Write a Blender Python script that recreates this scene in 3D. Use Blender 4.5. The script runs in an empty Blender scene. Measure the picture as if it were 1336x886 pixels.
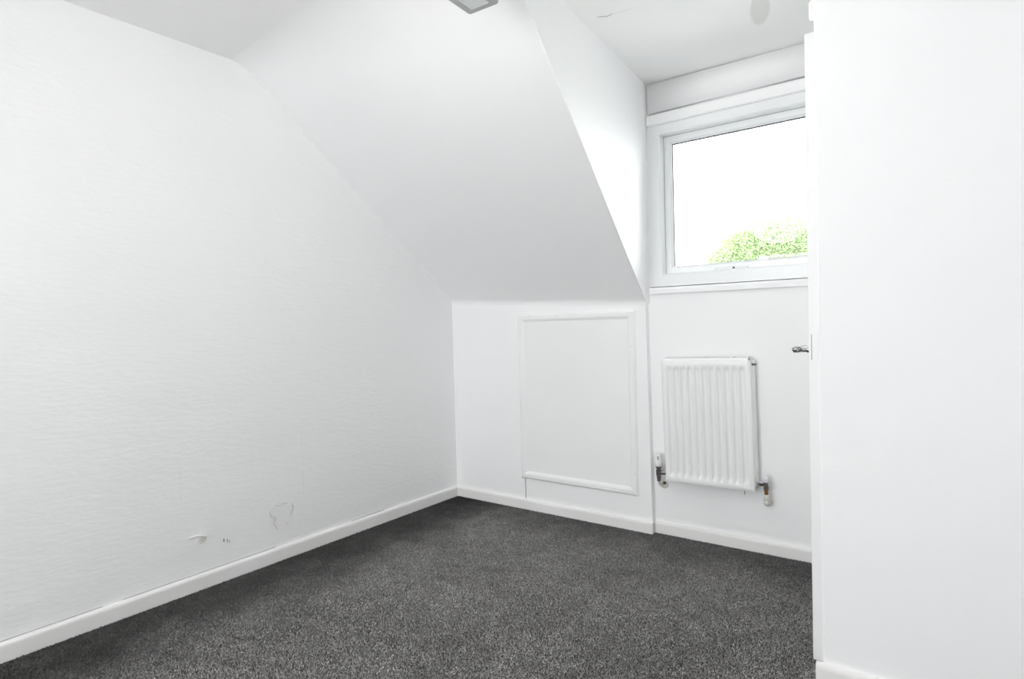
import bpy, bmesh, math, random
import numpy as np
from mathutils import Vector, Matrix
random.seed(7)
rng = np.random.default_rng(7)
S = bpy.context.scene
COL = S.collection

# ------------------------------------------------------------------ camera
cam_d = bpy.data.cameras.new('camera')
cam = bpy.data.objects.new('camera', cam_d)
COL.objects.link(cam)
cam_d.sensor_width = 36.0
cam_d.lens = 21.014
cam_d.clip_start = 0.02
cam_d.clip_end = 200
yaw, pit, rol = math.radians(36.59), math.radians(1.396), math.radians(-1.535)
_d = Vector((-math.sin(yaw) * math.cos(pit), math.cos(yaw) * math.cos(pit), -math.sin(pit)))
_r = Vector((math.cos(yaw), math.sin(yaw), 0))
_u = _r.cross(_d)
_r2 = _r * math.cos(rol) + _u * math.sin(rol)
_u2 = -_r * math.sin(rol) + _u * math.cos(rol)
M = Matrix.Identity(4)
for i in range(3):
    M[i][0], M[i][1], M[i][2] = _r2[i], _u2[i], -_d[i]
M.translation = Vector((2.6164, -2.8834, 1.10))
cam.matrix_world = M
S.camera = cam

# ------------------------------------------------------------------ world, lights, exposure
SKY = 9.6
FILL_LIGHT = 16.0
w = bpy.data.worlds.new('world')
S.world = w
w.use_nodes = True
bg = w.node_tree.nodes['Background']
bg.inputs['Color'].default_value = (0.97, 0.985, 1.0, 1)     # even overcast sky
bg.inputs['Strength'].default_value = SKY

def area(name, loc, size, power, rot, color=(1, 1, 1)):
    L = bpy.data.lights.new(name, 'AREA')
    L.shape = 'RECTANGLE'
    L.size, L.size_y = size
    L.energy = power
    L.color = color
    o = bpy.data.objects.new(name, L)
    COL.objects.link(o)
    o.location = loc
    o.rotation_euler = rot
    return o
# portals: guide the sky's light through the dormer window and the added rear one
for nm, lc_, sz_, rx in (('portal_added_window', (1.05, -6.02, 1.15), (1.5, 1.8), 90), ('portal_dormer_window', (1.81, 0.115, 1.69), (0.80, 0.70), -90)):
    area(nm, lc_, sz_, 1.0, (math.radians(rx), 0, 0)).data.cycles.is_portal = True

S.view_settings.view_transform = 'Standard'
S.view_settings.look = 'None'
S.view_settings.gamma = 1.0
S.view_settings.use_curve_mapping = False
S.view_settings.exposure = 0.12
S.cycles.max_bounces = 16
S.cycles.diffuse_bounces = 12
S.cycles.transparent_max_bounces = 12

# ------------------------------------------------------------------ materials
def new_mat(name):
    m = bpy.data.materials.new(name)
    m.use_nodes = True
    nt = m.node_tree
    return m, nt, nt.nodes['Principled BSDF']

def nd(nt, typ, **kw):
    n = nt.nodes.new(typ)
    for k, v in kw.items():
        setattr(n, k, v)
    return n

def paint(name, col, rough=0.6, bump=0.0, scale=60.0, stretch=(1, 1, 1), bump2=0.0, scale2=4.0, mott=0.0, spec=0.4, mott_col=None):
    m, nt, b = new_mat(name)
    b.inputs['Base Color'].default_value = (*col, 1)
    b.inputs['Roughness'].default_value = rough
    b.inputs['Specular IOR Level'].default_value = spec
    tc = nd(nt, 'ShaderNodeTexCoord')
    mp = nd(nt, 'ShaderNodeMapping')
    mp.inputs['Scale'].default_value = stretch
    nt.links.new(tc.outputs['Object'], mp.inputs['Vector'])
    last = None
    for amt, sc, det in ((bump, scale, 4), (bump2, scale2, 2)):
        if amt <= 0:
            continue
        n = nd(nt, 'ShaderNodeTexNoise')
        n.inputs['Scale'].default_value = sc
        n.inputs['Detail'].default_value = det
        nt.links.new(mp.outputs[0], n.inputs['Vector'])
        bp = nd(nt, 'ShaderNodeBump')
        bp.inputs['Strength'].default_value = 1.0
        bp.inputs['Distance'].default_value = amt
        nt.links.new(n.outputs['Fac'], bp.inputs['Height'])
        if last:
            nt.links.new(last.outputs[0], bp.inputs['Normal'])
        last = bp
    if last:
        nt.links.new(last.outputs[0], b.inputs['Normal'])
    if mott > 0:
        n = nd(nt, 'ShaderNodeTexNoise')
        n.inputs['Scale'].default_value = 2.3
        n.inputs['Detail'].default_value = 5
        nt.links.new(tc.outputs['Object'], n.inputs['Vector'])
        r = nd(nt, 'ShaderNodeValToRGB')
        r.color_ramp.elements[0].position = 0.35
        r.color_ramp.elements[1].position = 0.7
        mc = mott_col or tuple(c * (1 - mott) for c in col)
        r.color_ramp.elements[0].color = (*mc, 1)
        r.color_ramp.elements[1].color = (*col, 1)
        nt.links.new(n.outputs['Fac'], r.inputs['Fac'])
        nt.links.new(r.outputs['Color'], b.inputs['Base Color'])
    return m

WHITE = (0.95, 0.951, 0.953)
MAT = {}
MAT['wall'] = paint('white_wall_paint', WHITE, 0.62, bump=0.0016, scale=42, stretch=(1, 0.45, 1.6), bump2=0.006, scale2=3.0, mott=0.015)
MAT['wall_smooth'] = paint('white_smooth_paint', WHITE, 0.6, bump=0.0006, scale=50, bump2=0.004, scale2=3.0, mott=0.012)
MAT['ceiling'] = paint('white_ceiling_paint', (0.85, 0.85, 0.85), 0.8, bump=0.0006, scale=50, bump2=0.004, scale2=3.0)
MAT['gloss'] = paint('white_gloss_trim_paint', (0.91, 0.905, 0.895), 0.33, bump=0.0008, scale=18, stretch=(1, 1, 1), mott=0.05, mott_col=(0.86, 0.845, 0.825))
MAT['hatch'] = paint('white_hatch_paint', (0.92, 0.92, 0.915), 0.45, bump=0.0007, scale=30, bump2=0.003, scale2=4, mott=0.02)
MAT['door'] = paint('white_door_paint', (0.91, 0.91, 0.905), 0.4, bump=0.0005, scale=25, stretch=(3, 3, .4), mott=0.02)
MAT['upvc'] = paint('white_plastic_window', (0.87, 0.885, 0.89), 0.28, spec=0.5)
MAT['enamel'] = paint('white_radiator_enamel', (0.91, 0.91, 0.905), 0.25, spec=0.5, mott=0.015)
MAT['plastic'] = paint('white_valve_plastic', (0.84, 0.84, 0.835), 0.35)
MAT['oldplastic'] = paint('yellowed_pipe_collar_plastic', (0.74, 0.73, 0.67), 0.4, mott=0.1)
MAT['clear_cap'] = paint('pale_lilac_valve_cap', (0.76, 0.75, 0.80), 0.25)
MAT['rubber'] = paint('black_gasket_rubber', (0.03, 0.03, 0.03), 0.6)
MAT['dark'] = paint('dark_recess', (0.05, 0.05, 0.05), 0.8)
MAT['filler'] = paint('bare_filler_plaster', (0.78, 0.775, 0.735), 0.85, bump=0.002, scale=60, mott=0.08)
MAT['flake'] = paint('lifted_paint_flake', (0.92, 0.92, 0.912), 0.6, bump=0.001, scale=40)
MAT['lamp_rim'] = paint('grey_lamp_rim', (0.46, 0.46, 0.455), 0.45, mott=0.04)
MAT['lamp_diff'] = paint('pale_lamp_diffuser', (0.72, 0.74, 0.745), 0.35)

def metal(name, col, rough):
    m, nt, b = new_mat(name)
    b.inputs['Base Color'].default_value = (*col, 1)
    b.inputs['Metallic'].default_value = 1
    tc = nd(nt, 'ShaderNodeTexCoord')
    n = nd(nt, 'ShaderNodeTexNoise')
    n.inputs['Scale'].default_value = 120
    nt.links.new(tc.outputs['Object'], n.inputs['Vector'])
    mr = nd(nt, 'ShaderNodeMapRange')
    mr.inputs['To Min'].default_value = rough * 0.7
    mr.inputs['To Max'].default_value = rough * 1.4
    nt.links.new(n.outputs['Fac'], mr.inputs['Value'])
    nt.links.new(mr.outputs[0], b.inputs['Roughness'])
    return m
MAT['chrome'] = metal('chrome', (0.62, 0.62, 0.62), 0.16)
MAT['tarnish'] = metal('tarnished_valve_brass', (0.20, 0.185, 0.17), 0.35)
MAT['copper'] = metal('dull_copper_pipe', (0.26, 0.105, 0.045), 0.45)

def ceiling_mat():
    """white ceiling with one round greyish patch near the window"""
    m, nt, b = new_mat('white_ceiling_with_round_patch')
    b.inputs['Roughness'].default_value = 0.8
    tc = nd(nt, 'ShaderNodeTexCoord')
    mp = nd(nt, 'ShaderNodeMapping')
    mp.inputs['Location'].default_value = (-2.015, 0.40, 0)
    nt.links.new(tc.outputs['Object'], mp.inputs['Vector'])
    rt = nd(nt, 'ShaderNodeMapping')
    rt.inputs['Scale'].default_value = (1 / 0.040, 1 / 0.15, 0)
    ro_ = nd(nt, 'ShaderNodeMapping')
    ro_.inputs['Rotation'].default_value = (0, 0, math.radians(-15))
    nt.links.new(mp.outputs[0], ro_.inputs['Vector'])
    nt.links.new(ro_.outputs[0], rt.inputs['Vector'])
    ln = nd(nt, 'ShaderNodeVectorMath', operation='LENGTH')
    nt.links.new(rt.outputs[0], ln.inputs[0])
    r = nd(nt, 'ShaderNodeValToRGB')
    e = r.color_ramp.elements
    e[0].position, e[0].color = 0.78, (0.79, 0.785, 0.765, 1)
    e[1].position, e[1].color = 1.0, (0.95, 0.95, 0.947, 1)
    nt.links.new(ln.outputs['Value'], r.inputs['Fac'])
    nt.links.new(r.outputs['Color'], b.inputs['Base Color'])
    n = nd(nt, 'ShaderNodeTexNoise')
    n.inputs['Scale'].default_value = 4
    nt.links.new(tc.outputs['Object'], n.inputs['Vector'])
    bp = nd(nt, 'ShaderNodeBump')
    bp.inputs['Distance'].default_value = 0.004
    nt.links.new(n.outputs['Fac'], bp.inputs['Height'])
    nt.links.new(bp.outputs[0], b.inputs['Normal'])
    return m
MAT['ceiling'] = ceiling_mat()

def carpet_mat():
    m, nt, b = new_mat('dark_grey_carpet')
    b.inputs['Roughness'].default_value = 0.95
    b.inputs['Specular IOR Level'].default_value = 0.1
    tc = nd(nt, 'ShaderNodeTexCoord')
    def noise(scale, det, lo, hi, c0, c1, vec=None):
        n = nd(nt, 'ShaderNodeTexNoise')
        n.inputs['Scale'].default_value = scale
        n.inputs['Detail'].default_value = det
        nt.links.new(vec or tc.outputs['Object'], n.inputs['Vector'])
        r = nd(nt, 'ShaderNodeValToRGB')
        r.color_ramp.elements[0].position = lo
        r.color_ramp.elements[1].position = hi
        r.color_ramp.elements[0].color = (c0, c0, c0, 1)
        r.color_ramp.elements[1].color = (c1, c1, c1, 1)
        nt.links.new(n.outputs['Fac'], r.inputs['Fac'])
        return r
    big = noise(2.3, 6, 0.36, 0.66, 0.86, 1.10)
    mid = noise(13, 5, 0.32, 0.70, 0.86, 1.14)
    geo = nd(nt, 'ShaderNodeNewGeometry')
    pr = nd(nt, 'ShaderNodeValToRGB')
    pe = pr.color_ramp.elements
    pe[0].position, pe[0].color = 0.0, (0.26, 0.254, 0.247, 1)
    pe[1].position, pe[1].color = 1.0, (0.58, 0.57, 0.557, 1)
    k = pe.new(0.70); k.color = (0.38, 0.371, 0.362, 1)
    nt.links.new(geo.outputs['Random Per Island'], pr.inputs['Fac'])
    cur = pr.outputs['Color']
    # trodden, dustier middle; pile by left and low walls fresher, with shade painted in
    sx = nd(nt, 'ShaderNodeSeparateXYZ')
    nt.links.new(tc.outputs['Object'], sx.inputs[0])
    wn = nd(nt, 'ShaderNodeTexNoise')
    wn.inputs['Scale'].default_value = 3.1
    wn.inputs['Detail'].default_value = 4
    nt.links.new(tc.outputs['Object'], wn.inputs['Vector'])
    def worn_shade(sock, a, b, lo, hi, amp):
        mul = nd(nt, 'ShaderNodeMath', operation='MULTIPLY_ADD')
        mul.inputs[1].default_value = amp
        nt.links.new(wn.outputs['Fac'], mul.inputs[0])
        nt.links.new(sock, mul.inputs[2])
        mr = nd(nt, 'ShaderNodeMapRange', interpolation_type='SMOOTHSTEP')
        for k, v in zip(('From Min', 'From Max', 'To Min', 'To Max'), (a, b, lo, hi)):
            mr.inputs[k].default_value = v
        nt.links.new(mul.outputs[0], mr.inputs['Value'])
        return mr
    wx = worn_shade(sx.outputs['X'], .38, .86, .30, 1.0, .52)
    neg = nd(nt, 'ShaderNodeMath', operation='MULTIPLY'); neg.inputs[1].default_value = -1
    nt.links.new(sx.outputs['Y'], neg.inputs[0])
    wy = worn_shade(neg.outputs[0], .28, .66, .58, 1.0, .40)
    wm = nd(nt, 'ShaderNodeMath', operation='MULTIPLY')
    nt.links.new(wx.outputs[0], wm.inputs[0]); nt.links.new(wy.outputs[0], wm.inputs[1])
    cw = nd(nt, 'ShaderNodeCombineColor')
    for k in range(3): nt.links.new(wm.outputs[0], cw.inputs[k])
    class _W: outputs = {'Color': cw.outputs[0]}
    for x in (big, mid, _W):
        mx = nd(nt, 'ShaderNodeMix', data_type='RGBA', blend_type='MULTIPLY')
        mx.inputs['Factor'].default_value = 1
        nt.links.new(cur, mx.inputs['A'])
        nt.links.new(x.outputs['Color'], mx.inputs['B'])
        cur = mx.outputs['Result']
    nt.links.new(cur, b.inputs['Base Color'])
    return m
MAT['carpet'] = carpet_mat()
MAT['carpet_base'] = paint('dark_carpet_backing', (0.10, 0.098, 0.096), 0.95, bump=0.003, scale=220, spec=0.1, mott=0.3)

def glass_mat():
    m = bpy.data.materials.new('clear_window_glass')
    m.use_nodes = True
    nt = m.node_tree
    nt.nodes.clear()
    out = nd(nt, 'ShaderNodeOutputMaterial')
    tr = nd(nt, 'ShaderNodeBsdfTransparent')
    tr.inputs['Color'].default_value = (0.97, 0.985, 0.98, 1)
    gl = nd(nt, 'ShaderNodeBsdfGlossy')
    gl.inputs['Roughness'].default_value = 0.02
    fr = nd(nt, 'ShaderNodeFresnel')
    fr.inputs['IOR'].default_value = 1.45
    mx = nd(nt, 'ShaderNodeMixShader')
    nt.links.new(fr.outputs[0], mx.inputs[0])
    nt.links.new(tr.outputs[0], mx.inputs[1])
    nt.links.new(gl.outputs[0], mx.inputs[2])
    nt.links.new(mx.outputs[0], out.inputs['Surface'])
    return m
MAT['glass'] = glass_mat()

def leaf_mat():
    m, nt, b = new_mat('sunlit_leaves')
    b.inputs['Roughness'].default_value = 0.55
    geo = nd(nt, 'ShaderNodeNewGeometry')
    r = nd(nt, 'ShaderNodeValToRGB')
    e = r.color_ramp.elements
    e[0].position, e[0].color = 0, (0.29, 0.41, 0.19, 1)
    e[1].position, e[1].color = 1, (0.46, 0.55, 0.32, 1)
    nt.links.new(geo.outputs['Random Per Island'], r.inputs['Fac'])
    nt.links.new(r.outputs['Color'], b.inputs['Base Color'])
    tl = nd(nt, 'ShaderNodeBsdfTranslucent')
    nt.links.new(r.outputs['Color'], tl.inputs['Color'])
    mx = nd(nt, 'ShaderNodeMixShader')
    mx.inputs[0].default_value = 0.45
    nt.links.new(b.outputs[0], mx.inputs[1])
    nt.links.new(tl.outputs[0], mx.inputs[2])
    nt.links.new(mx.outputs[0], nt.nodes['Material Output'].inputs['Surface'])
    return m
MAT['leaf'] = leaf_mat()
MAT['bark'] = paint('brown_bark', (0.14, 0.10, 0.07), 0.9, bump=0.02, scale=12, mott=0.3)
MAT['bounce_ground'] = paint('pale_bounce_ground', (0.58, 0.58, 0.56), 0.9, bump=0.02, scale=9, mott=0.3)

# ------------------------------------------------------------------ mesh helpers
def link(name, me, mat, parent=None, smooth=False):
    o = bpy.data.objects.new(name, me)
    COL.objects.link(o)
    if mat:
        me.materials.append(MAT[mat])
    if parent is not None:
        me.transform(Matrix.Translation(-root_pos(parent)))
        o.parent = parent
    if smooth:
        me.polygons.foreach_set('use_smooth', [True] * len(me.polygons))
    return o

def root_pos(o):
    p = Vector((0, 0, 0))
    while o is not None:
        p += Vector(o.location)
        o = o.parent
    return p

def from_bm(name, bm, mat, parent=None, smooth=False):
    bmesh.ops.recalc_face_normals(bm, faces=bm.faces)
    me = bpy.data.meshes.new(name)
    bm.to_mesh(me)
    bm.free()
    return link(name, me, mat, parent, smooth)

def bm_box(bm, x0, x1, y0, y1, z0, z1):
    vs = [bm.verts.new((x, y, z)) for x in (x0, x1) for y in (y0, y1) for z in (z0, z1)]
    for f in ((0, 1, 3, 2), (4, 6, 7, 5), (0, 4, 5, 1), (2, 3, 7, 6), (0, 2, 6, 4), (1, 5, 7, 3)):
        bm.faces.new([vs[i] for i in f])
    return vs

def box(name, x0, x1, y0, y1, z0, z1, mat, parent=None, bevel=0.0, seg=2):
    bm = bmesh.new()
    bm_box(bm, x0, x1, y0, y1, z0, z1)
    if bevel > 0:
        bmesh.ops.bevel(bm, geom=list(bm.edges), offset=bevel, segments=seg, affect='EDGES', profile=0.5)
    return from_bm(name, bm, mat, parent)

def prism(name, prof, axis, a0, a1, mat, parent=None, cut0=None, cut1=None, smooth=False):
    """profile [(u,v)] swept along axis 'x'/'y'/'z'; cut0/cut1 = functions of (u,v) giving end offset (mitres)"""
    bm = bmesh.new()
    rings = []
    for a, c in ((a0, cut0), (a1, cut1)):
        ring = []
        for u, v in prof:
            t = a + (c(u, v) if c else 0)
            p = {'x': (t, u, v), 'y': (u, t, v), 'z': (u, v, t)}[axis]
            ring.append(bm.verts.new(p))
        rings.append(ring)
    n = len(prof)
    for i in range(n):
        bm.faces.new((rings[0][i], rings[0][(i + 1) % n], rings[1][(i + 1) % n], rings[1][i]))
    bm.faces.new(rings[0])
    bm.faces.new(list(reversed(rings[1])))
    return from_bm(name, bm, mat, parent, smooth)

def solid(name, pts, faces, mat, parent=None, smooth=False):
    bm = bmesh.new()
    vs = [bm.verts.new(p) for p in pts]
    for f in faces:
        bm.faces.new([vs[i] for i in f])
    return from_bm(name, bm, mat, parent, smooth)

def lathe(name, prof, origin, axis, mat, parent=None, seg=24, ribs=0, rib_amp=0.0, rib_rows=(), smooth=True):
    """prof: [(r, t)] along axis vector from origin; closed with caps"""
    a = Vector(axis).normalized()
    e1 = a.orthogonal().normalized()
    e2 = a.cross(e1)
    o = Vector(origin)
    bm = bmesh.new()
    rings = []
    for k, (r, t) in enumerate(prof):
        ring = []
        for i in range(seg):
            th = 2 * math.pi * i / seg
            rr = r
            if ribs and k in rib_rows and i % 2:
                rr = r - rib_amp
            ring.append(bm.verts.new(o + a * t + (e1 * math.cos(th) + e2 * math.sin(th)) * rr))
        rings.append(ring)
    for k in range(len(rings) - 1):
        for i in range(seg):
            bm.faces.new((rings[k][i], rings[k][(i + 1) % seg], rings[k + 1][(i + 1) % seg], rings[k + 1][i]))
    bm.faces.new(rings[0])
    bm.faces.new(list(reversed(rings[-1])))
    o2 = from_bm(name, bm, mat, parent)
    if smooth:
        for p in o2.data.polygons:
            p.use_smooth = len(p.vertices) == 4
    return o2

def tube(name, pts, rad, mat, parent=None, seg=16):
    """pipe along a polyline with round cross-section"""
    pts = [Vector(p) for p in pts]
    bm = bmesh.new()
    rings = []
    for i, p in enumerate(pts):
        if i == 0: t = pts[1] - p
        elif i == len(pts) - 1: t = p - pts[i - 1]
        else: t = (pts[i + 1] - p).normalized() + (p - pts[i - 1]).normalized()
        t.normalize()
        ref = Vector((0, 0, 1)) if abs(t.z) < 0.8 else Vector((1, 0, 0))
        e1 = t.cross(ref).normalized()
        if rings and e1.dot(prev) < 0: e1 = -e1
        prev = e1.copy()
        e2 = t.cross(e1)
        r = rad[i] if isinstance(rad, (list, tuple)) else rad
        rings.append([bm.verts.new(p + (e1 * math.cos(2 * math.pi * k / seg) + e2 * math.sin(2 * math.pi * k / seg)) * r) for k in range(seg)])
    for a, b in zip(rings, rings[1:]):
        # align
        j0 = min(range(seg), key=lambda j: (b[j].co - a[0].co - (sum((v.co for v in b), Vector()) - sum((v.co for v in a), Vector())) / seg).length)
        j1 = min(range(seg), key=lambda j: (b[j].co - a[1].co - (sum((v.co for v in b), Vector()) - sum((v.co for v in a), Vector())) / seg).length)
        s = 1 if (j1 - j0) % seg == 1 else -1
        for k in range(seg):
            bm.faces.new((a[k], a[(k + 1) % seg], b[(j0 + s * (k + 1)) % seg], b[(j0 + s * k) % seg]))
    bm.faces.new(rings[0])
    bm.faces.new(rings[-1])
    return from_bm(name, bm, mat, parent, True)

def empty(name, loc):
    o = bpy.data.objects.new(name, None)
    o.empty_display_size = 0.05
    COL.objects.link(o)
    o.location = loc
    return o

def tag(o, label=None, cat=None, group=None, kind=None):
    if label: o['label'] = label
    if cat: o['category'] = cat
    if group: o['group'] = group
    if kind: o['kind'] = kind
    return o

def struct(o, label, cat):
    return tag(o, label, cat, kind='structure')

# ------------------------------------------------------------------ the room shell
XR, YB = 3.6, -6.0              # far right wall and rear wall
YD = 0.036                      # dormer (window) wall face
XE, YE = 2.29, -0.93            # corner of the wall on the right
def zc(x): return 2.333 - 0.016 * x

fl = box('floor', -0.1, XR + .1, YB - .1, 0.3, -0.12, 0.0, 'carpet_base')
struct(fl, 'bedroom floor under the dark grey carpet', 'floor')

solid_c = [(-.1, YB - .1, zc(0)), (XR + .1, YB - .1, zc(XR)), (XR + .1, .3, zc(XR)), (-.1, .3, zc(0))]
solid_c += [(x, y, 2.5) for x, y, z in solid_c]
BOXF = [(0, 1, 2, 3), (7, 6, 5, 4), (0, 4, 5, 1), (1, 5, 6, 2), (2, 6, 7, 3), (3, 7, 4, 0)]
ceil_o = solid('ceiling', solid_c, BOXF, 'ceiling')
struct(ceil_o, 'white flat ceiling with a grey round patch near the window', 'ceiling')

wl = box('wall_left', -0.1, 0.0, YB - .1, 0.3, -.05, 2.45, 'wall')
struct(wl, 'long white left wall with lumpy paint', 'wall')
wr = box('wall_rear_right', XR, XR + .1, YB, 0.3, -.05, 2.45, 'wall_smooth')
struct(wr, 'white wall at the far right behind the cupboard', 'wall')

# rear wall with an opening for the added window (behind the camera)
rw = empty('wall_rear', (1.8, YB, 0)); struct(rw, 'white rear wall with an added unseen window', 'wall')
for x0, x1, z0, z1 in ((0, .3, 0, 2.4), (1.8, XR, 0, 2.4), (.3, 1.8, 0, .25), (.3, 1.8, 2.05, 2.4)):
    box('wall_section', x0, x1, YB - .1, YB, z0, z1, 'wall_smooth', rw)

# low knee wall under the sloping ceiling
KX = 1.352
kp = [(0, 0, -.02), (KX, 0, -.02), (1.336, 0, 1.206), (0, 0, 1.264)]
kp += [(0, YD + .06, -.02), (KX, YD + .06, -.02), (1.336, YD + .06, 1.206), (0, YD + .06, 1.264)]
wk = solid('wall_knee', kp, BOXF, 'wall_smooth')
struct(wk, 'low white wall under the sloping ceiling', 'wall')

# dormer wall with window opening
WX0, WX1, WZ0, WZ1 = 1.352, 2.275, 1.236, 2.108
dw = empty('wall_dormer', (1.8, YD, 0)); struct(dw, 'white wall below and above the window', 'wall')
for n, x0, x1, z0, z1 in (('wall_section', 0, WX0, 0, 2.42), ('wall_section', WX1, XR, 0, 2.42), ('wall_section', WX0, WX1, -.02, WZ0), ('wall_section', WX0, WX1, WZ1, 2.42)):
    box(n, x0, x1, YD, YD + .22, z0, z1, 'wall_smooth', dw)

# sloping ceiling: ruled between the left-wall profile and the dormer edge, rounded into the flat ceiling
def smin(a, b, k):
    h = max(k - abs(a - b), 0) / k
    return min(a, b) - h * h * k / 4
ys_p = [0.0, -.15, -.35, -.561, -.80, -1.0] + [-1.10 - .022 * i for i in range(30)]
NC = 12
pts, fs = [], []
rows = [(-.0002, -.024), (-.0025, -.009), (-.010, .0045), (-.022, .0160)] + [(y, None) for y in ys_p if y < -.03]
for y, dz in rows:
    xr_ = 1.335 + 0.1044 * -max(y, -1.37)
    for j in range(NC + 1):
        t = j / NC
        x = -0.02 + (xr_ + .02) * t
        line = (1.264 - .778 * y) * (1 - t) + (1.205 - .814 * y) * t
        if dz is not None:
            pts.append(Vector((x, y, 1.264 * (1 - t) + 1.205 * t + dz)))
            continue
        pts.append(Vector((x, y, smin(line, zc(x) + .0004, .06 + .16 * t))))
profL = rows
n0 = len(pts)
W_ = NC + 1
NR = len(profL)
for i in range(NR - 1):
    for j in range(NC):
        a = i * W_ + j
        fs.append((a, a + 1, a + W_ + 1, a + W_))
nf_under = len(fs)
# closing back: the same grid lifted
c0 = len(pts)                       # own copies of the rim, so the smooth underside keeps clean normals
pts += [p.copy() for p in pts[:c0]]
b0 = len(pts)
for p in pts[:c0]:
    pts.append(p + Vector((0, .02, .07)))
for i in range(NR - 1):
    for j in range(NC):
        a = b0 + i * W_ + j
        fs.append((a, a + 1, a + W_ + 1, a + W_))
for j in range(NC):
    for k in (j, (NR - 1) * W_ + j):
        fs.append((c0 + k, c0 + k + 1, b0 + k + 1, b0 + k))
for i in range(NR - 1):
    for k in (i * W_, i * W_ + NC):
        fs.append((c0 + k, c0 + k + W_, b0 + k + W_, b0 + k))
sl = solid('ceiling_slope', pts, fs, 'wall_smooth')
sl.data.polygons.foreach_set('use_smooth', [i < nf_under for i in range(len(sl.data.polygons))])
struct(sl, 'white sloping ceiling running down to the low wall', 'ceiling')

# dormer cheek: triangular side wall between slope and window
ch = [Vector((1.336, 0.0, 1.203)), Vector((1.349, YD + .01, 1.19)), Vector((1.349, YD + .01, 2.33)), Vector((1.4785, -1.37, 2.325))]
ex = Vector((-.035, .02, .035))
cp = ch + [v + ex for v in ch]
wc = solid('wall_cheek', cp, [(0, 1, 2, 3), (4, 5, 6, 7), (0, 1, 5, 4), (1, 2, 6, 5), (2, 3, 7, 6), (3, 0, 4, 7)], 'wall_smooth')
struct(wc, 'white triangular cheek wall left of the window', 'wall')
tube('corner_bead', [(1.3365, -.002, 1.207), (1.4075, -.684, 1.764), (1.470, -1.29, 2.257)], 0.002, 'wall_smooth', wc, 10)

# wall on the right facing the room, with its return holding the door
wf = empty('wall_right', (2.9, YE, 0)); struct(wf, 'near white wall on the right facing the room', 'wall')
bmw = bmesh.new(); bm_box(bmw, XE, XR, YE, YE + .10, -.02, 2.42)
es = [e for e in bmw.edges if abs(e.verts[0].co.x - XE) < 1e-5 and abs(e.verts[1].co.x - XE) < 1e-5 and abs(e.verts[0].co.z - e.verts[1].co.z) > 1 and e.verts[0].co.y < YE + .01]
bmesh.ops.bevel(bmw, geom=es, offset=0.006, segments=3, affect='EDGES')
from_bm('wall_section', bmw, 'wall_smooth', wf)
DY0, DY1, DZ = -0.825, -0.11, 1.985          # door opening in the return
box('wall_section', XE, XE + .10, DY1, YD, -.02, 2.42, 'wall_smooth', wf)
box('wall_section', XE, XE + .10, YE + .10, DY1, DZ + .005, 2.42, 'wall_smooth', wf)

# ------------------------------------------------------------------ skirting boards
def skirt_prof(face, h, t, sgn):
    """rounded-top board profile: face coordinate, height, thickness, direction into room"""
    p = [(face, 0.0), (face + sgn * t, 0.0), (face + sgn * t, h - .014), (face + sgn * t * .92, h - .007), (face + sgn * t * .7, h - .002), (face + sgn * t * .4, h), (face, h)]
    return p
o = prism('baseboard_left', skirt_prof(0.0, .066, .016, 1), 'y', YB, 0.0, 'gloss'); struct(o, 'scuffed white skirting along the left wall', 'skirting')
o = prism('baseboard_knee', skirt_prof(0.0, .062, .016, -1), 'x', 0.0, KX + .004, 'gloss'); struct(o, 'white skirting along the low wall under the slope', 'skirting')
o = prism('baseboard_dormer', skirt_prof(YD, .062, .016, -1), 'x', KX, XE, 'gloss'); struct(o, 'white skirting under the radiator', 'skirting')
o = prism('baseboard_right', skirt_prof(YE, .068, .016, -1), 'x', XE - .016, XR, 'gloss'); struct(o, 'white skirting at the foot of the near right wall', 'skirting')

# ------------------------------------------------------------------ window
win = empty('window_1', ((WX0 + WX1) / 2, YD + .04, WZ0)); struct(win, 'white plastic window with overcast sky and a green tree outside', 'window')
FB0 = 1.275                                     # bottom of the outer frame, above the sill
fr_d0, fr_d1 = YD - .004, YD + .075             # frame depth
FW = 0.064
def frame_bar(name, axis, u_out, u_in, a0, a1, y0, y1, mitre, parent, mat='upvc', ch=.006):
    """one mitred bar; u_out outer edge, u_in inner edge (across), a0..a1 along at the OUTER edge"""
    s = 1 if u_in > u_out else -1
    prof = [(y0, u_out), (y0, u_in - s * ch), (y0 + ch, u_in), (y1, u_in), (y1, u_out)]
    m = (lambda u, v: abs((v if axis == 'x' else v) - u_out)) if mitre else (lambda u, v: 0)
    if axis == 'x':
        return prism(name, prof, 'x', a0, a1, mat, parent, lambda u, v: m(u, v), lambda u, v: -m(u, v))
    prof2 = [(v, u) for u, v in prof]
    return prism(name, prof2, 'z', a0, a1, mat, parent, lambda u, v: abs(u - u_out), lambda u, v: -abs(u - u_out))
fr = [('frame_bar', 'x', FB0, FB0 + FW), ('frame_bar', 'x', WZ1, WZ1 - FW), ('frame_bar', 'z', WX0, WX0 + FW), ('frame_bar', 'z', WX1, WX1 - FW)]
for n, ax, uo, ui in fr:
    frame_bar(n, ax, uo, ui, WX0 if ax == 'x' else FB0, WX1 if ax == 'x' else WZ1, fr_d0, fr_d1, True, win)
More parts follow.
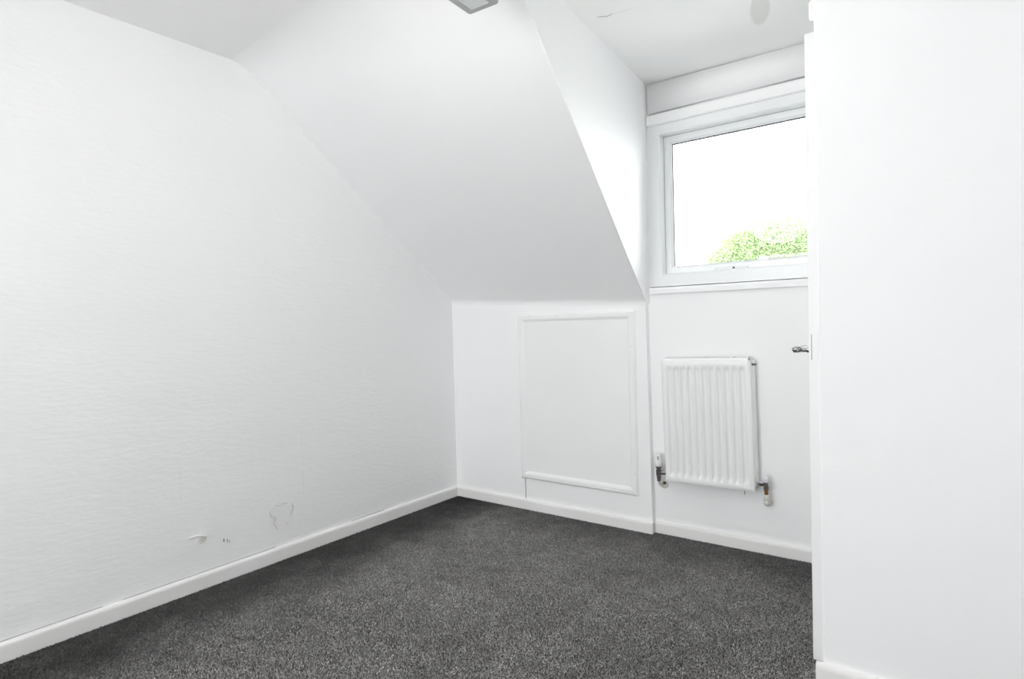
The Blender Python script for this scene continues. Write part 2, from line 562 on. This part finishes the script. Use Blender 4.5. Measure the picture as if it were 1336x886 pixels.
# sash set back behind the frame
sx0, sx1, sz0, sz1 = WX0 + FW - .018, WX1 - FW + .018, FB0 + FW - .018, WZ1 - FW + .018
SWD = 0.058
sash = tag(from_bm('sash', (lambda b: (bm_box(b, sx0, sx1, YD + .094, YD + .097, sz0, sz0 + .01), b)[1])(bmesh.new()), 'upvc', win), 'white outward-opening sash')
for ax, uo, ui in (('x', sz0, sz0 + SWD), ('x', sz1, sz1 - SWD), ('z', sx0, sx0 + SWD), ('z', sx1, sx1 - SWD)):
    frame_bar('sash_bar', ax, uo, ui, sx0 if ax == 'x' else sz0, sx1 if ax == 'x' else sz1, YD + .052, YD + .095, True, sash, ch=.010)
gx0, gx1, gz0, gz1 = sx0 + SWD, sx1 - SWD, sz0 + SWD, sz1 - SWD
# black glazing gasket, four thin strips
for a in ((gx0, gx1, gz1 - .0035, gz1), (gx0, gx1, gz0, gz0 + .0012), (gx0, gx0 + .002, gz0, gz1), (gx1 - .002, gx1, gz0, gz1)):
    box('gasket', a[0], a[1], YD + .066, YD + .074, a[2], a[3], 'rubber', sash)
# dark seal line where the sash closes against the frame
for a in ((WX0 + FW, WX1 - FW, WZ1 - FW - .002, WZ1 - FW), (WX0 + FW, WX0 + FW + .0014, FB0 + FW, WZ1 - FW)):
    box('seal', a[0], a[1], YD + .049, YD + .053, a[2], a[3], 'lamp_rim', win)
box('pane', gx0 - .01, gx1 + .01, YD + .072, YD + .076, gz0 - .01, gz1 + .01, 'glass', win)
# sill lip
prism('window_sill', [(YD - .016, WZ0 + .004), (YD - .013, WZ0), (YD + .06, WZ0), (YD + .06, FB0 + .001), (YD - .008, FB0 - .004), (YD - .016, FB0 - .016)], 'x', WX0 - .004, WX1, 'wall_smooth', win)
# lever latch low on the sash
lat = box('latch_base', 1.71, 1.80, YD + .040, YD + .053, 1.333, 1.3565, 'upvc', win, .004); tag(lat, 'white window latch')
box('lever', 1.672, 1.83, YD + .026, YD + .038, 1.3405, 1.3525, 'upvc', lat, .005)
lathe('lock_button', [(.0045, 0), (.005, .004), (.004, .006)], (1.765, YD + .027, 1.3465), (0, -1, 0), 'dark', lat, 12)
# trim strip and lintel above the window
tr = prism('trim_1', [(YD, 2.093), (YD - .022, 2.093), (YD - .026, 2.098), (YD - .026, 2.138), (YD - .022, 2.143), (YD, 2.143)], 'x', 1.3575, XE, 'wall_smooth')
struct(tr, 'white timber strip along the top of the window', 'trim')
bml = bmesh.new(); bm_box(bml, 1.350, XE, YD - .018, YD + .01, 2.142, 2.312)
bmesh.ops.bevel(bml, geom=[e for e in bml.edges if min(v.co.y for v in e.verts) < YD], offset=.014, segments=4, affect='EDGES')
o = from_bm('trim_2', bml, 'wall_smooth', None, True); struct(o, 'plain white lintel panel between window and ceiling', 'trim')

# ------------------------------------------------------------------ added rear window (unseen, put in to light the room from behind the camera)
win_added = empty('added_window', (1.05, YB - .05, .25)); struct(win_added, 'tall window added to the unseen rear wall to light the room', 'window')
for a in ((.3, 1.8, .25, .30), (.3, 1.8, 2.0, 2.05), (.3, .35, .30, 2.0), (1.75, 1.8, .30, 2.0), (1.03, 1.07, .30, 2.0)):
    box('frame_bar', a[0], a[1], YB - .09, YB - .03, a[2], a[3], 'upvc', win_added, .004)

# ------------------------------------------------------------------ access hatch in the knee wall
HX0, HX1, HZ0, HZ1 = 0.525, 1.278, 0.186, 1.160
ht = empty('access_hatch', ((HX0 + HX1) / 2, 0, HZ0))
tag(ht, 'white panelled access hatch in the low wall beside the radiator', 'hatch')
box('panel', HX0 + .03, HX1 - .03, -.004, .0, HZ0 + .03, HZ1 - .03, 'hatch', ht)
MW = 0.044
def mould(axis, uo, ui, a0, a1, t=.013):
    s = 1 if ui > uo else -1
    prof = [(0.0, uo), (-t * .45, uo), (-t, uo + s * .010), (-t, ui - s * .016), (-t * .7, ui - s * .006), (-.0035, ui), (0.0, ui)]
    if axis == 'x':
        return prism('moulding', prof, 'x', a0, a1, 'hatch', ht, lambda u, v: abs(v - uo), lambda u, v: -abs(v - uo))
    return prism('moulding', [(v, u) for u, v in prof], 'z', a0, a1, 'hatch', ht, lambda u, v: abs(u - uo), lambda u, v: -abs(u - uo))
mould('x', HZ0, HZ0 + MW, HX0, HX1, .018)
mould('x', HZ1, HZ1 - MW, HX0, HX1)
mould('z', HX0, HX0 + MW, HZ0, HZ1, .009)
mould('z', HX1, HX1 - MW, HZ0, HZ1)
box('gap', .5475, .5505, -.0010, .0, .060, HZ0 + .002, 'dark', ht)
# filler nail heads
for x, z in ((.80, 1.142), (1.258, .97), (1.262, .30), (.62, 1.145)):
    lathe('nail_head', [(.0035, 0), (.003, .0012)], (x, -.0128, z), (0, -1, 0), 'filler', ht, 10)

# ------------------------------------------------------------------ radiator
RX0, RX1, RZ0, RZ1, RYF = 1.447, 1.873, 0.300, 0.905, -0.050
rc = (RX0 + RX1) / 2
rad = empty('radiator', (rc, -.02, RZ0))
tag(rad, 'white fluted panel radiator mounted below the window', 'radiator')

def flute_panel(name, y_face, direction, parent):
    NF = 11
    m = 0.020
    pitch = (RX1 - RX0 - 2 * m) / NF
    prof = [(-.5, 0), (-.36, 0), (-.26, 1), (.26, 1), (.36, 0)]
    xs = [RX0, RX0 + .004]
    fx = [0, 0]
    for i in range(NF):
        c = RX0 + m + pitch * (i + .5)
        for u, d in prof:
            xs.append(c + u * pitch); fx.append(d)
    xs += [RX1 - m, RX1 - .004, RX1]; fx += [0, 0, 0]
    H = RZ1 - RZ0
    zs = [0, .004, .020, .034, .046, .06, H - .054, H - .044, H - .032, H - .018, H - .004, H]
    fz = [0, 0, 0, .0, 1, 1, 1, 1, 0, 0, 0, 0]
    bm = bmesh.new()
    g = []
    for z, a in zip(zs, fz):
        row = []
        for x, b in zip(xs, fx):
            dep = .011 * a * b
            if x in (RX0, RX1) or z in (0, H): dep += .004
            row.append(bm.verts.new((x, y_face + direction * dep, RZ0 + z)))
        g.append(row)
    for i in range(len(zs) - 1):
        for j in range(len(xs) - 1):
            bm.faces.new((g[i][j], g[i][j + 1], g[i + 1][j + 1], g[i + 1][j]))
    # rolled edge going back
    border = [g[0][j] for j in range(len(xs))] + [g[i][-1] for i in range(1, len(zs))] + [g[-1][j] for j in range(len(xs) - 2, -1, -1)] + [g[i][0] for i in range(len(zs) - 2, 0, -1)]
    back = [bm.verts.new((v.co.x, y_face + direction * .014, v.co.z)) for v in border]
    n = len(border)
    for i in range(n):
        bm.faces.new((border[i], border[(i + 1) % n], back[(i + 1) % n], back[i]))
    bm.faces.new(back)
    o = from_bm(name, bm, 'enamel', parent)
    for p in o.data.polygons:
        p.use_smooth = len(p.vertices) == 4
    return o
tag(flute_panel('front_panel', RYF, 1, rad), 'front panel with eleven pressed vertical channels')
box('side_panel', RX0 - .001, RX0 + .0015, RYF + .012, .031, RZ0 + .02, RZ1 - .002, 'enamel', rad)
box('side_panel', RX1 - .0015, RX1 + .001, RYF + .012, .031, RZ0 + .02, RZ1 - .002, 'enamel', rad)
# convector fins behind the panel
bm = bmesh.new()
for i in range(22):
    x = RX0 + .025 + i * (RX1 - RX0 - .05) / 21
    bm_box(bm, x - .0006, x + .0006, RYF + .014, 0.004, RZ0 + .05, RZ1 - .05)
from_bm('convector_fins', bm, 'enamel', rad)
# top grille: border and cross slats
gz = RZ1 + .004
gr = box('top_grille', RX0 + .006, RX1 - .012, RYF + .012, RYF + .020, gz - .006, gz + .008, 'enamel', rad, .002)
box('grille_rail', RX0 + .006, RX1 - .012, .004, .012, gz - .006, gz + .014, 'enamel', gr, .002)
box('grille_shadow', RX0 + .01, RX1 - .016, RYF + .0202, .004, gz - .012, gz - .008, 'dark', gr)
for i in range(27):
    x = RX0 + .010 + i * (RX1 - RX0 - .030) / 26
    bm = bmesh.new()
    vs = bm_box(bm, x - .0032, x + .0032, RYF + .0185, .0055, gz + .004, gz + .006)
    for v in vs:
        if v.co.y > -.01: v.co.z += .006
    from_bm('grille_slat', bm, 'enamel', gr)
# wall brackets
for x in (RX0 + .09, RX1 - .09):
    box('bracket', x - .015, x + .015, .002, YD + .001, RZ0 + .06, RZ1 - .06, 'enamel', rad, .002)
box('bracket_peg', 1.8035, 1.8065, YD - .006, YD, .262, .312, 'lamp_rim', rad)
# air bleed valve at the top right
bv = lathe('bleed_valve', [(.006, 0), (.006, .008), (.0045, .009), (.0045, .016), (.003, .017)], (RX1 - .001, -.022, RZ1 - .020), (1, 0, 0), 'tarnish', rad, 14)
lathe('bleed_spindle', [(.0028, 0), (.0028, .006)], (RX1 + .015, -.022, RZ1 - .020), (1, 0, 0), 'dark', bv, 8)
lathe('blanking_plug', [(.009, 0), (.009, .003), (.007, .005)], (RX1 - .001, -.022, RZ1 - .004), (1, 0, 0), 'enamel', rad, 14)

# thermostatic valve (left)
VX, VY = 1.396, -.012
tv = lathe('thermostatic_valve', [(.010, .300), (.012, .303), (.012, .318), (.0145, .320), (.0145, .345), (.012, .347), (.012, .356), (.016, .358), (.016, .366), (.012, .367)], (VX, VY, 0), (0, 0, 1), 'tarnish', rad, 6, smooth=False)
tag(tv, 'tarnished metal thermostatic valve with white head')
lathe('valve_head', [(.014, .364), (.0195, .366), (.0215, .372), (.0215, .392), (.0175, .398), (.0165, .418), (.015, .426), (.011, .430)], (VX, VY, 0), (0, 0, 1), 'plastic', tv, 40, ribs=20, rib_amp=.0018, rib_rows=(1, 2, 3))
box('head_slot', VX + .0035, VX + .0065, VY - .0185, VY - .0150, .400, .418, 'dark', tv)
lathe('valve_tail', [(.008, 0), (.008, .012), (.0125, .013), (.0125, .030), (.009, .031), (.009, .056)], (VX + .002, VY, .333), (1, 0, 0), 'chrome', tv, 6, smooth=False)
arc = [(VX, VY, .303), (VX, VY, .285), (VX + .002, VY + .006, .272), (VX + .005, VY + .020, .262), (VX + .008, YD + .01, .260)]
tube('supply_pipe', arc, .0075, 'oldplastic', rad)
lathe('pipe_nut', [(.0105, 0), (.0105, .012)], (VX, VY, .289), (0, 0, 1), 'tarnish', rad, 6, smooth=False)
pc = lathe('pipe_collar', [(.020, 0), (.020, .004), (.016, .012), (.010, .016)], (VX + .010, YD, .262), (0, -1, 0), 'oldplastic', rad, 20)
tag(pc, 'yellowed pipe collar')
box('collar_gap', VX + .008, VX + .022, YD - .0175, YD - .012, .266, .279, 'dark', pc)

# lockshield valve (right)
LX, LY = 1.914, -.012
lv = lathe('lockshield_valve', [(.010, .306), (.0125, .309), (.0125, .322), (.010, .325), (.010, .348)], (LX, LY, 0), (0, 0, 1), 'tarnish', rad, 6, smooth=False)
tag(lv, 'metal lockshield valve with pale plastic cap')
lathe('valve_cap', [(.010, .342), (.0115, .344), (.0115, .362), (.0095, .368), (.006, .370)], (LX, LY, 0), (0, 0, 1), 'clear_cap', lv, 20)
lathe('valve_tail', [(.0075, 0), (.0075, .008), (.0125, .009), (.0125, .024), (.009, .026), (.009, .044)], (LX - .002, LY, .334), (-1, 0, 0), 'chrome', lv, 6, smooth=False)
tube('copper_pipe', [(LX, LY, .312), (LX, LY, .268)], .0085, 'copper', rad)
sl_ = tube('pipe_sleeve', [(LX, LY, .286), (LX, LY, .282), (LX, LY, .262), (LX, LY + .001, .258)], [.010, .0135, .0135, .011], 'oldplastic', rad)
tube('pipe_elbow', [(LX, LY, .262), (LX, LY, .250), (LX, LY + .006, .242), (LX, LY + .018, .238), (LX, YD + .01, .238)], [.011, .0135, .0135, .0125, .0125], 'oldplastic', rad)
rad.rotation_euler = (0, math.radians(-1.1), 0)

# ------------------------------------------------------------------ door in the return of the right wall
hinge = Vector((XE, DY1 - .003, 0))
dr = empty('door_1', hinge); struct(dr, 'white door slightly ajar, seen edge on beside the near right wall', 'door')
DW, DT = 0.708, 0.036
leaf = box('leaf', hinge.x, hinge.x + DT, hinge.y - DW, hinge.y, .010, 1.978, 'door', dr, .002)
ey = hinge.y - DW
lp = box('latch_plate', hinge.x + .0075, hinge.x + .0100, ey - .0008, ey + .002, .965, 1.045, 'lamp_rim', leaf)
box('faceplate', hinge.x + .0105, hinge.x + .028, ey - .0014, ey + .002, .965, 1.062, 'door', leaf, .0004)
# lever handle on the room side
hd = box('door_handle', hinge.x - .007, hinge.x + .001, ey + .030, ey + .072, .945, 1.045, 'chrome', dr, .003)
tag(hd, 'chrome lever handle on backplate')
lathe('neck', [(.011, 0), (.011, .008), (.0085, .012), (.0085, .048)], (hinge.x - .006, ey + .050, .995), (-1, 0, 0), 'chrome', hd, 16)
bm = bmesh.new()
bm_box(bm, hinge.x - .060, hinge.x - .036, ey + .036, ey + .150, .986, 1.005)
bmesh.ops.bevel(bm, geom=list(bm.edges), offset=.004, segments=3, affect='EDGES')
lev = from_bm('lever', bm, 'chrome', hd, True)
for zz in (.952, 1.038):
    lathe('screw', [(.0035, 0), (.003, .0015)], (hinge.x - .007, ey + .050, zz), (-1, 0, 0), 'dark', hd, 10)
for zz in (.25, 1.70):
    lathe('hinge_knuckle', [(.006, 0), (.006, .08)], (hinge.x - .004, hinge.y + .002, zz), (0, 0, 1), 'chrome', dr, 12)
dr.rotation_euler = (0, 0, math.radians(-3.65))
# head architrave above the door and jamb lining
ar = prism('trim_3', [(XE + .001, DZ + .005), (XE - .018, DZ + .005), (XE - .022, DZ + .012), (XE - .022, DZ + .060), (XE - .014, DZ + .067), (XE + .001, DZ + .067)], 'y', YE + .06, DY1 + .07, 'gloss')
struct(ar, 'white architrave above the door', 'trim')
jb = box('trim_4', XE + .002, XE + .10, YE + .098, DY0 + .004, 0, DZ, 'gloss'); struct(jb, 'white door lining beside the near wall corner', 'trim')

# ------------------------------------------------------------------ hanging ceiling light
# rectangular tray lamp with grey rim on a short stem; its far corner shows at the top of the picture
LZ = 2.08
c0 = Vector((1.392, -1.413, LZ))          # visible far-left corner
ea = Vector((0.115, 0.006, 0)).normalized()  # along the short visible edge
eb = Vector((-.10, -.994, 0)).normalized()
eb = (eb - ea * eb.dot(ea)).normalized()
LWD, LLN, LTH = 0.116, 0.62, 0.030
lc = c0 + ea * (LWD / 2) + eb * (LLN / 2)
lamp = empty('ceiling_light', (lc.x, lc.y, LZ))
tag(lamp, 'rectangular ceiling light with grey rim and pale diffuser', 'light')
def rrect(w_, l_, r_, n=5):
    out = []
    for cx, cy, a0 in ((w_ / 2 - r_, l_ / 2 - r_, 0), (-w_ / 2 + r_, l_ / 2 - r_, 90), (-w_ / 2 + r_, -l_ / 2 + r_, 180), (w_ / 2 - r_, -l_ / 2 + r_, 270)):
        for k in range(n + 1):
            a = math.radians(a0 + 90 * k / n)
            out.append((cx + r_ * math.cos(a), cy + r_ * math.sin(a)))
    return out
def place(x, y, z): return lc + ea * x + eb * y + Vector((0, 0, z - 0))
outer, inner = rrect(LWD, LLN, .010), rrect(LWD - .046, LLN - .046, .003)
bm = bmesh.new()
ro = [[bm.verts.new(place(x, y, z)) for x, y in ring] for ring, z in ((outer, LTH), (outer, .003), (rrect(LWD - .006, LLN - .006, .008), 0.0), (inner, 0.0), (inner, LTH - .002))]
n = len(outer)
for a, b in zip(ro, ro[1:]):
    for i in range(n):
        bm.faces.new((a[i], a[(i + 1) % n], b[(i + 1) % n], b[i]))
bm.faces.new(ro[0])
from_bm('rim', bm, 'lamp_rim', lamp)
bm = bmesh.new()
v0 = [bm.verts.new(place(x, y, .0015)) for x, y in inner]
v1 = [bm.verts.new(place(x, y, .012)) for x, y in inner]
bm.faces.new(v0); bm.faces.new(list(reversed(v1)))
for i in range(n): bm.faces.new((v0[i], v0[(i + 1) % n], v1[(i + 1) % n], v1[i]))
from_bm('diffuser', bm, 'lamp_diff', lamp)
lathe('stem', [(.009, LTH), (.009, zc(lc.x) - LZ - .02)], (lc.x, lc.y, LZ), (0, 0, 1), 'lamp_rim', lamp, 14)
lathe('ceiling_rose', [(.030, zc(lc.x) - LZ - .028), (.050, zc(lc.x) - LZ - .018), (.052, zc(lc.x) - LZ + .001)], (lc.x, lc.y, LZ), (0, 0, 1), 'lamp_rim', lamp, 24)

# added fill light with no real bulb, unseen under the lamp's rear end
_L = bpy.data.lights.new('added_fill_light', 'POINT')
_L.energy = FILL_LIGHT
_L.shadow_soft_size = .28
_L.color = (1.0, 0.99, 0.975)
_o = bpy.data.objects.new('added_fill_light', _L); COL.objects.link(_o); _o.location = (1.48, -2.08, 1.98)

# ------------------------------------------------------------------ wall damage: real thin relief on the walls
def blob_ring(cy, cz, ry, rz, n=28, jit=.22, seed=1):
    rr = random.Random(seed)
    offs = [rr.uniform(1 - jit, 1 + jit) for _ in range(n)]
    offs = [(offs[i - 1] + 2 * offs[i] + offs[(i + 1) % n]) / 4 for i in range(n)]
    return [(cy + ry * offs[i] * math.cos(2 * math.pi * i / n), cz + rz * offs[i] * math.sin(2 * math.pi * i / n)) for i in range(n)]
def wall_patch(name, outer, inner, h, mat):
    """thin raised ring (or plate when inner is None) on the left wall"""
    bm = bmesh.new()
    a = [bm.verts.new((-.0005, y, z)) for y, z in outer]
    b = [bm.verts.new((h, y, z)) for y, z in (outer if inner is None else outer)]
    n = len(outer)
    for i in range(n): bm.faces.new((a[i], a[(i + 1) % n], b[(i + 1) % n], b[i]))
    if inner is None:
        bm.faces.new(b)
    else:
        c = [bm.verts.new((h * .6, y, z)) for y, z in inner]
        d_ = [bm.verts.new((-.0005, y, z)) for y, z in inner]
        for i in range(n):
            bm.faces.new((b[i], b[(i + 1) % n], c[(i + 1) % n], c[i]))
            bm.faces.new((c[i], c[(i + 1) % n], d_[(i + 1) % n], d_[i]))
    return from_bm(name, bm, mat, wl)
tag(wall_patch('peeled_patch', blob_ring(-1.258, .208, .062, .072, 34, .34, 3), None, .0011, 'flake'), 'patch of smooth skimmed filler')
def stroke(name, path, wdt, mat):
    """flat ragged strip on the left wall following a path of (y, z)"""
    L_, R2 = [], []
    for k, (y, z) in enumerate(path):
        y2, z2 = path[min(k + 1, len(path) - 1)]; y1, z1 = path[max(k - 1, 0)]
        n_ = Vector((-(z2 - z1), y2 - y1)).normalized() * wdt * random.uniform(.35, 1.0) * (0.3 if k in (0, len(path) - 1) else 1)
        L_.append((y + n_.x, z + n_.y)); R2.append((y - n_.x, z - n_.y))
    return wall_patch(name, L_ + R2[::-1], None, .0018, mat)
for pth in ([(-1.305, .262), (-1.322, .245), (-1.318, .226), (-1.300, .205), (-1.304, .186), (-1.290, .160), (-1.282, .146)],
            [(-1.296, .268), (-1.270, .262), (-1.246, .268), (-1.222, .262)],
            [(-1.206, .258), (-1.196, .236), (-1.208, .212), (-1.214, .196)],
            [(-1.300, .222), (-1.292, .204), (-1.296, .190)],
            [(-1.238, .172), (-1.232, .160)]):
    tag(stroke('peeled_edge', pth, .0055, 'filler'), 'bare edge of peeled paint')
# lifted curl of paint left of it
cur_pts = [(.002, -1.690, .232), (.006, -1.665, .2345), (.009, -1.645, .231), (.007, -1.628, .222), (.002, -1.622, .214)]
tube('paint_curl', cur_pts, [.0015, .003, .0035, .003, .0012], 'flake', wl, 8)
tag(wall_patch('chip', blob_ring(-1.640, .206, .018, .012, 14, .3, 5), None, .0012, 'filler'), 'small chip')
for k, (y, z, s) in enumerate(((-1.546, .178, .006), (-1.530, .171, .007), (-1.520, .167, .005))):
    wall_patch('gouge', [(y + s * .35 * math.cos(t), z + s * 1.5 * math.sin(t)) for t in [i * math.pi / 5 for i in range(10)]], None, .0008, 'dark' if k == 0 else 'lamp_rim')
for y, z0, z1 in ((-1.721, .40, .535), (-1.137, .285, .60)):
    box('paper_seam', -.0005, .0006, y - .0009, y + .0009, z0, z1, 'wall', wl)
# fine crack lines above the left skirting
for y0, y1 in ((-1.95, -1.30), (-.85, -.62), (-2.35, -2.02)):
    box('skirting_crack', -.0005, .0012, y0, y1, .0685, .0712, 'lamp_rim', wl)
# plaster crack in the ceiling by the window
ck = [(1.487, -.735), (1.503, -.728), (1.520, -.716), (1.548, -.722), (1.585, -.715), (1.63, -.712)]
tube('plaster_crack', [(x, y, zc(x) - .0005) for x, y in ck], [.0008, .004, .0045, .0025, .002, .0006], 'flake', ceil_o, 8)

tube('plaster_crack', [(x, y - .004, zc(x) - .0003) for x, y in ck[:4]], [.0006, .0016, .0018, .0006], 'lamp_rim', ceil_o, 6)

# ------------------------------------------------------------------ carpet pile
def carpet():
    step = 0.0039
    xs = np.arange(0.0, XR, step); ys = np.arange(-3.4, YD, step)
    gx, gy = np.meshgrid(xs, ys)
    gx = gx.ravel() + rng.uniform(-.5, .5, gx.size) * step
    gy = gy.ravel() + rng.uniform(-.5, .5, gy.size) * step
    keep = (gx > .017) & ~((gx > XE - .002) & (gy > YE)) & ~((gx < KX) & (gy > -.012)) & (gy < YD - .010)
    gx, gy = gx[keep], gy[keep]
    n = gx.size
    th = rng.uniform(0, 2 * np.pi, n)
    wd = rng.uniform(.0019, .0031, n)
    h = rng.uniform(.003, .0056, n)
    lx, ly = rng.normal(0, .0028, n), rng.normal(0, .0028, n)
    P = np.zeros((n, 3, 3), np.float32)
    P[:, 0, 0] = gx - np.cos(th) * wd; P[:, 0, 1] = gy - np.sin(th) * wd
    P[:, 1, 0] = gx + np.cos(th) * wd; P[:, 1, 1] = gy + np.sin(th) * wd
    P[:, 2, 0] = gx + lx; P[:, 2, 1] = gy + ly; P[:, 2, 2] = h
    me = bpy.data.meshes.new('carpet_pile')
    me.vertices.add(3 * n); me.vertices.foreach_set('co', P.ravel())
    me.loops.add(3 * n); me.loops.foreach_set('vertex_index', np.arange(3 * n, dtype=np.int32))
    me.polygons.add(n); me.polygons.foreach_set('loop_start', np.arange(0, 3 * n, 3, dtype=np.int32))
    me.update(calc_edges=True)
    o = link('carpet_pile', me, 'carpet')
    tag(o, 'dark charcoal grey carpet covering the whole floor', 'carpet', kind='stuff')
carpet()

# ------------------------------------------------------------------ outside: ground made pale to bounce light indoors, and a tree beyond the window
g = box('ground', -40, 45, 0.6, 70, -3.2, -3.0, 'bounce_ground'); struct(g, 'unseen ground below the window, made pale to bounce light', 'ground')
tree = empty('tree', (-0.9, 14.6, -3.0))
tag(tree, 'pale green leafy tree outside the window', 'tree')
tube('trunk', [(-.9, 14.6, -3.05), (-.95, 14.6, -1.2), (-.85, 14.65, .6), (-.9, 14.6, 2.4)], [.20, .16, .12, .05], 'bark', tree, 10)
for e in ((-2.2, 14.2, 2.4), (-1.5, 14.3, 3.1), (-.9, 14.9, 3.2), (.4, 14.5, 2.6), (-.2, 15.2, 2.3)):
    m_ = Vector((-.88, 14.62, .4)).lerp(Vector(e), .5) + Vector((0, 0, -.15))
    tube('branch', [(-.86, 14.64, .3), m_, e], [.08, .05, .015], 'bark', tree, 8)
def foliage():
    blobs = [(-2.80, 14.2, 2.50, .36, .36), (-2.42, 14.1, 2.78, .40, .50), (-2.05, 14.3, 2.85, .42, .58), (-1.62, 14.4, 3.10, .40, .66), (-1.25, 14.6, 2.95, .40, .62), (-.95, 14.6, 3.12, .38, .68), (-.55, 14.7, 3.0, .42, .62), (-.15, 14.7, 2.85, .40, .55),
             (.35, 14.8, 2.4, .6, .6), (-2.2, 14.5, 1.8, .7, .6), (-1.2, 14.7, 1.7, .9, .7), (0, 14.8, 1.6, .8, .6), (-1.0, 15.2, 2.1, .8, .7)]
    P = []
    for x, y, z, r, rz in blobs:
        z += .24
        n = int(6500 * r * rz / .3)
        v = rng.normal(size=(n, 3)); v /= np.linalg.norm(v, axis=1)[:, None]
        rad_ = rng.uniform(.25, 1.1, n) ** .6
        c = np.array([x, y, z]) + v * rad_[:, None] * np.array([r, r, rz])
        a = rng.normal(size=(n, 3)); a /= np.linalg.norm(a, axis=1)[:, None]
        b = np.cross(a, rng.normal(size=(n, 3))); b /= np.linalg.norm(b, axis=1)[:, None]
        s = rng.uniform(.020, .040, n)[:, None]
        P.append(np.stack([c - a * s, c + b * s * .55, c + a * s, c - b * s * .55], 1))
    P = np.concatenate(P).astype(np.float32)
    P -= np.array([-.9, 14.6, -3.0], np.float32)
    n = len(P)
    me = bpy.data.meshes.new('foliage')
    me.vertices.add(4 * n); me.vertices.foreach_set('co', P.ravel())
    me.loops.add(4 * n); me.loops.foreach_set('vertex_index', np.arange(4 * n, dtype=np.int32))
    me.polygons.add(n); me.polygons.foreach_set('loop_start', np.arange(0, 4 * n, 4, dtype=np.int32))
    me.update(calc_edges=True)
    me.materials.append(MAT['leaf'])
    o = bpy.data.objects.new('foliage', me); COL.objects.link(o); o.parent = tree
    o['kind'] = 'stuff'
foliage()
